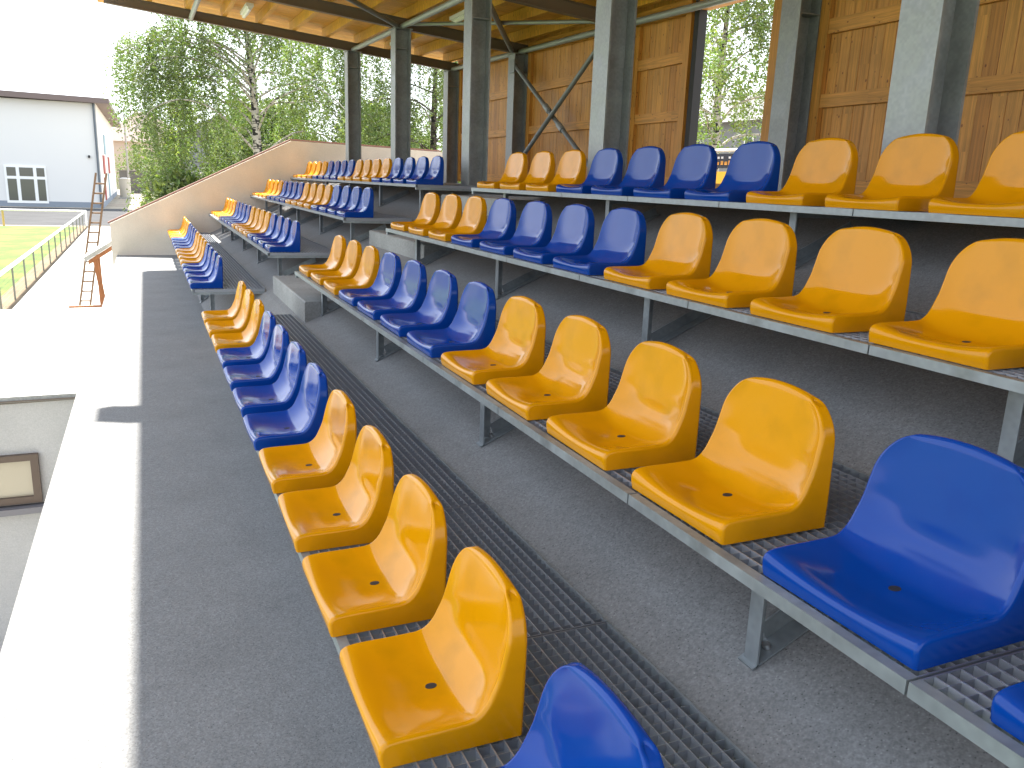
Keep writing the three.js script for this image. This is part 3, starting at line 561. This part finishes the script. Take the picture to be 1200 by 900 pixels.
// weeping birch: limbs leave the trunk upwards, arch over and let strands of leaves hang
function birch(x, z, o) {
  const { h, r, label, trunkR = 0.2, limbs = 26, per = 26, lean = 0, dark = false, hang = 3.7, base = 0.3, geo = clusterGeo, group = 'birch trees beyond the end wall', extra = [] } = o;
  const t = thing('birch_tree', label, 'tree', [x, GROUND, z], 0, group);
  const tp = []; for (let k = 0; k <= 5; k++) { const f = k / 5; tp.push([lean * f * f * h * 0.12 + (k ? rr(-0.12, 0.12) : 0), f * h * 0.95, k ? rr(-0.12, 0.12) : 0]); }
  mesh('trunk', tube(tp, [trunkR * 1.25, trunkR, trunkR * 0.85, trunkR * 0.65, trunkR * 0.4, trunkR * 0.12], 10, 1), dark ? M.darkBark : M.bark, t);
  const curve = new THREE.CatmullRomCurve3(tp.map(p => new THREE.Vector3(...p)));
  const pts = [], wood = [];
  const strand = (sx, sy, sz, len, tint) => {
    const n = Math.max(3, Math.round(len / 0.13)); let px = sx, pz = sz; const dx = rr(-0.05, 0.05), dz = rr(-0.05, 0.05), sp = rr(0.03, 0.11);
    for (let k = 0; k < n; k++) { px += dx * (1 - k / n); pz += dz * (1 - k / n); const y = sy - k * 0.13; if (y < 0.4) break; if (rnd() < 0.9) pts.push([px + rr(-sp, sp), y, pz + rr(-sp, sp), rr(0.6, 1.2), tint]); }
  };
  const limbList = [];
  for (let i = 0; i < limbs; i++) { const f = base + (1 - base) * Math.pow((i + rnd()) / limbs, 0.9); limbList.push([f, i * 2.4 + rr(-0.5, 0.5), r * (1.15 - 0.85 * Math.pow(f, 1.6)) * rr(0.65, 1.1), rr(0.25, 0.75)]); }
  for (const e of extra) limbList.push(e);
  for (const [f, az, len, rise] of limbList) {
    const p0 = curve.getPoint(Math.min(0.98, f)), cx = Math.cos(az), cz = Math.sin(az), lp = [];
    for (let k = 0; k <= 5; k++) { const s = k / 5; lp.push([p0.x + cx * len * s + (k ? rr(-0.15, 0.15) : 0), p0.y + len * rise * (1.9 * s - 1.75 * s * s) + (k ? rr(-0.1, 0.1) : 0), p0.z + cz * len * s + (k ? rr(-0.15, 0.15) : 0)]); }
    const lr = Math.max(0.02, trunkR * 0.34 * (1 - f * 0.6));
    wood.push(tube(lp, [lr, lr * 0.75, lr * 0.5, lr * 0.25], 6, 0.3));
    const tint = rr(0.6, 1.4), lc = new THREE.CatmullRomCurve3(lp.map(p => new THREE.Vector3(...p)));
    for (let k = 0; k < per; k++) { const s = 0.22 + 0.78 * Math.pow(rnd(), 0.7), p = lc.getPoint(Math.min(1, s)), q = 0.5; const hx = rr(-q, q), hz = rr(-q, q); strand(p.x + hx, p.y + rr(-0.1, 0.5), p.z + hz, rr(0.4, 1) * hang * (0.45 + 0.55 * s), tint * rr(0.8, 1.2)); }
  }
  mesh('branch', merge(wood), dark ? M.darkBark : M.bark, t).userData.kind = 'stuff';
  crownFrom(pts, t, geo); return t;
}
birch(4.35, -30, { h: 13.5, r: 5.6, label: 'large weeping birch with a pale trunk standing just behind the end wall, nearest the hall', trunkR: 0.21, limbs: 30, per: 20, lean: -0.6, base: 0.34, extra: [[0.50, Math.PI, 4.6, 0.55], [0.62, Math.PI * 0.95, 5.2, 0.4], [0.56, Math.PI * 1.08, 5.0, 0.5], [0.60, Math.PI * 1.02, 5.3, 0.5], [0.66, Math.PI * 1.1, 5.0, 0.4], [0.54, Math.PI * 0.9, 4.8, 0.55], [0.58, Math.PI * 1.0, 5.6, 0.55], [0.63, Math.PI * 1.04, 5.6, 0.5], [0.6, Math.PI * 0.96, 5.0, 0.6], [0.64, Math.PI * 0.98, 4.4, 0.5]] });
birch(1.3, -35, { h: 8.2, r: 2.6, label: 'lower birch with foliage down to the ground at the left edge of the tree group', trunkR: 0.13, limbs: 22, per: 20, base: 0.16, hang: 2.6 });
birch(8.6, -33, { h: 13, r: 4.8, label: 'birch behind the first steel column, in the middle of the tree group', trunkR: 0.17, limbs: 26, per: 20, base: 0.26 });
birch(11.9, -30, { h: 12.5, r: 4.6, label: 'birch with a dark trunk seen left of the corner column', trunkR: 0.19, limbs: 24, per: 20, dark: true, base: 0.26 });
birch(16, -34, { h: 13, r: 5, label: 'birch half hidden behind the end of the timber wall', trunkR: 0.2, limbs: 24, per: 22 });
birch(6.2, -44, { h: 8, r: 5, label: 'darker tree filling the gaps behind the first birch', trunkR: 0.2, limbs: 24, per: 20, dark: true, base: 0.12, geo: clusterBig, group: 'trees in the second line' });
birch(13.5, -46, { h: 8.5, r: 5.5, label: 'darker tree in the second line behind the columns', trunkR: 0.2, limbs: 24, per: 20, dark: true, base: 0.12, geo: clusterBig, group: 'trees in the second line' });
birch(14.3, -12.3, { h: 11.5, r: 3.9, label: 'birch behind the stand, seen through the opening of the timber wall', trunkR: 0.16, limbs: 28, per: 24, base: 0.45, hang: 1.8, group: 'trees behind the stand' });
// bushes
function bush(x, z, w, h, n, name, label, y0 = GROUND) {
  const t = thing(name, label, 'bush', [x, y0, z]); const pts = [];
  for (let i = 0; i < n; i++) { const a = rr(0, 6.3), f = Math.pow(rnd(), 0.4), e = rr(0, 1.57); pts.push([Math.cos(a) * Math.cos(e) * w * f * rr(0.8, 1.1), Math.sin(e) * h * f + 0.1, Math.sin(a) * Math.cos(e) * w * f * 0.8, rr(0.8, 1.6)]); }
  const st = []; for (let k = 0; k < 6; k++) { const a = k * 1.05; st.push(rod([0, 0, 0], [Math.cos(a) * w * 0.4, h * 0.6, Math.sin(a) * w * 0.4], 0.05, 0.02, 6)); }
  mesh('stem', merge(st), M.darkBark, t); crownFrom(pts, t, clusterBig);
}
bush(1.15, -33.5, 2.0, 3.7, 2200, 'leafy_bush', 'leafy green bush under the first birch');
bush(7.5, -37, 3.4, 3.6, 1500, 'leafy_bush', 'leafy green bush behind the sloping end wall');
bush(12, -38, 3.4, 4.2, 1500, 'leafy_bush', 'leafy green bush behind the columns');
bush(-1.2, -158, 6, 8.2, 900, 'distant_bush', 'sunlit bush in front of the distant house');
bush(3.8, -156, 5, 8, 700, 'distant_bush', 'bush right of the distant house, half hidden by the birch');

renderer.render(scene, camera);
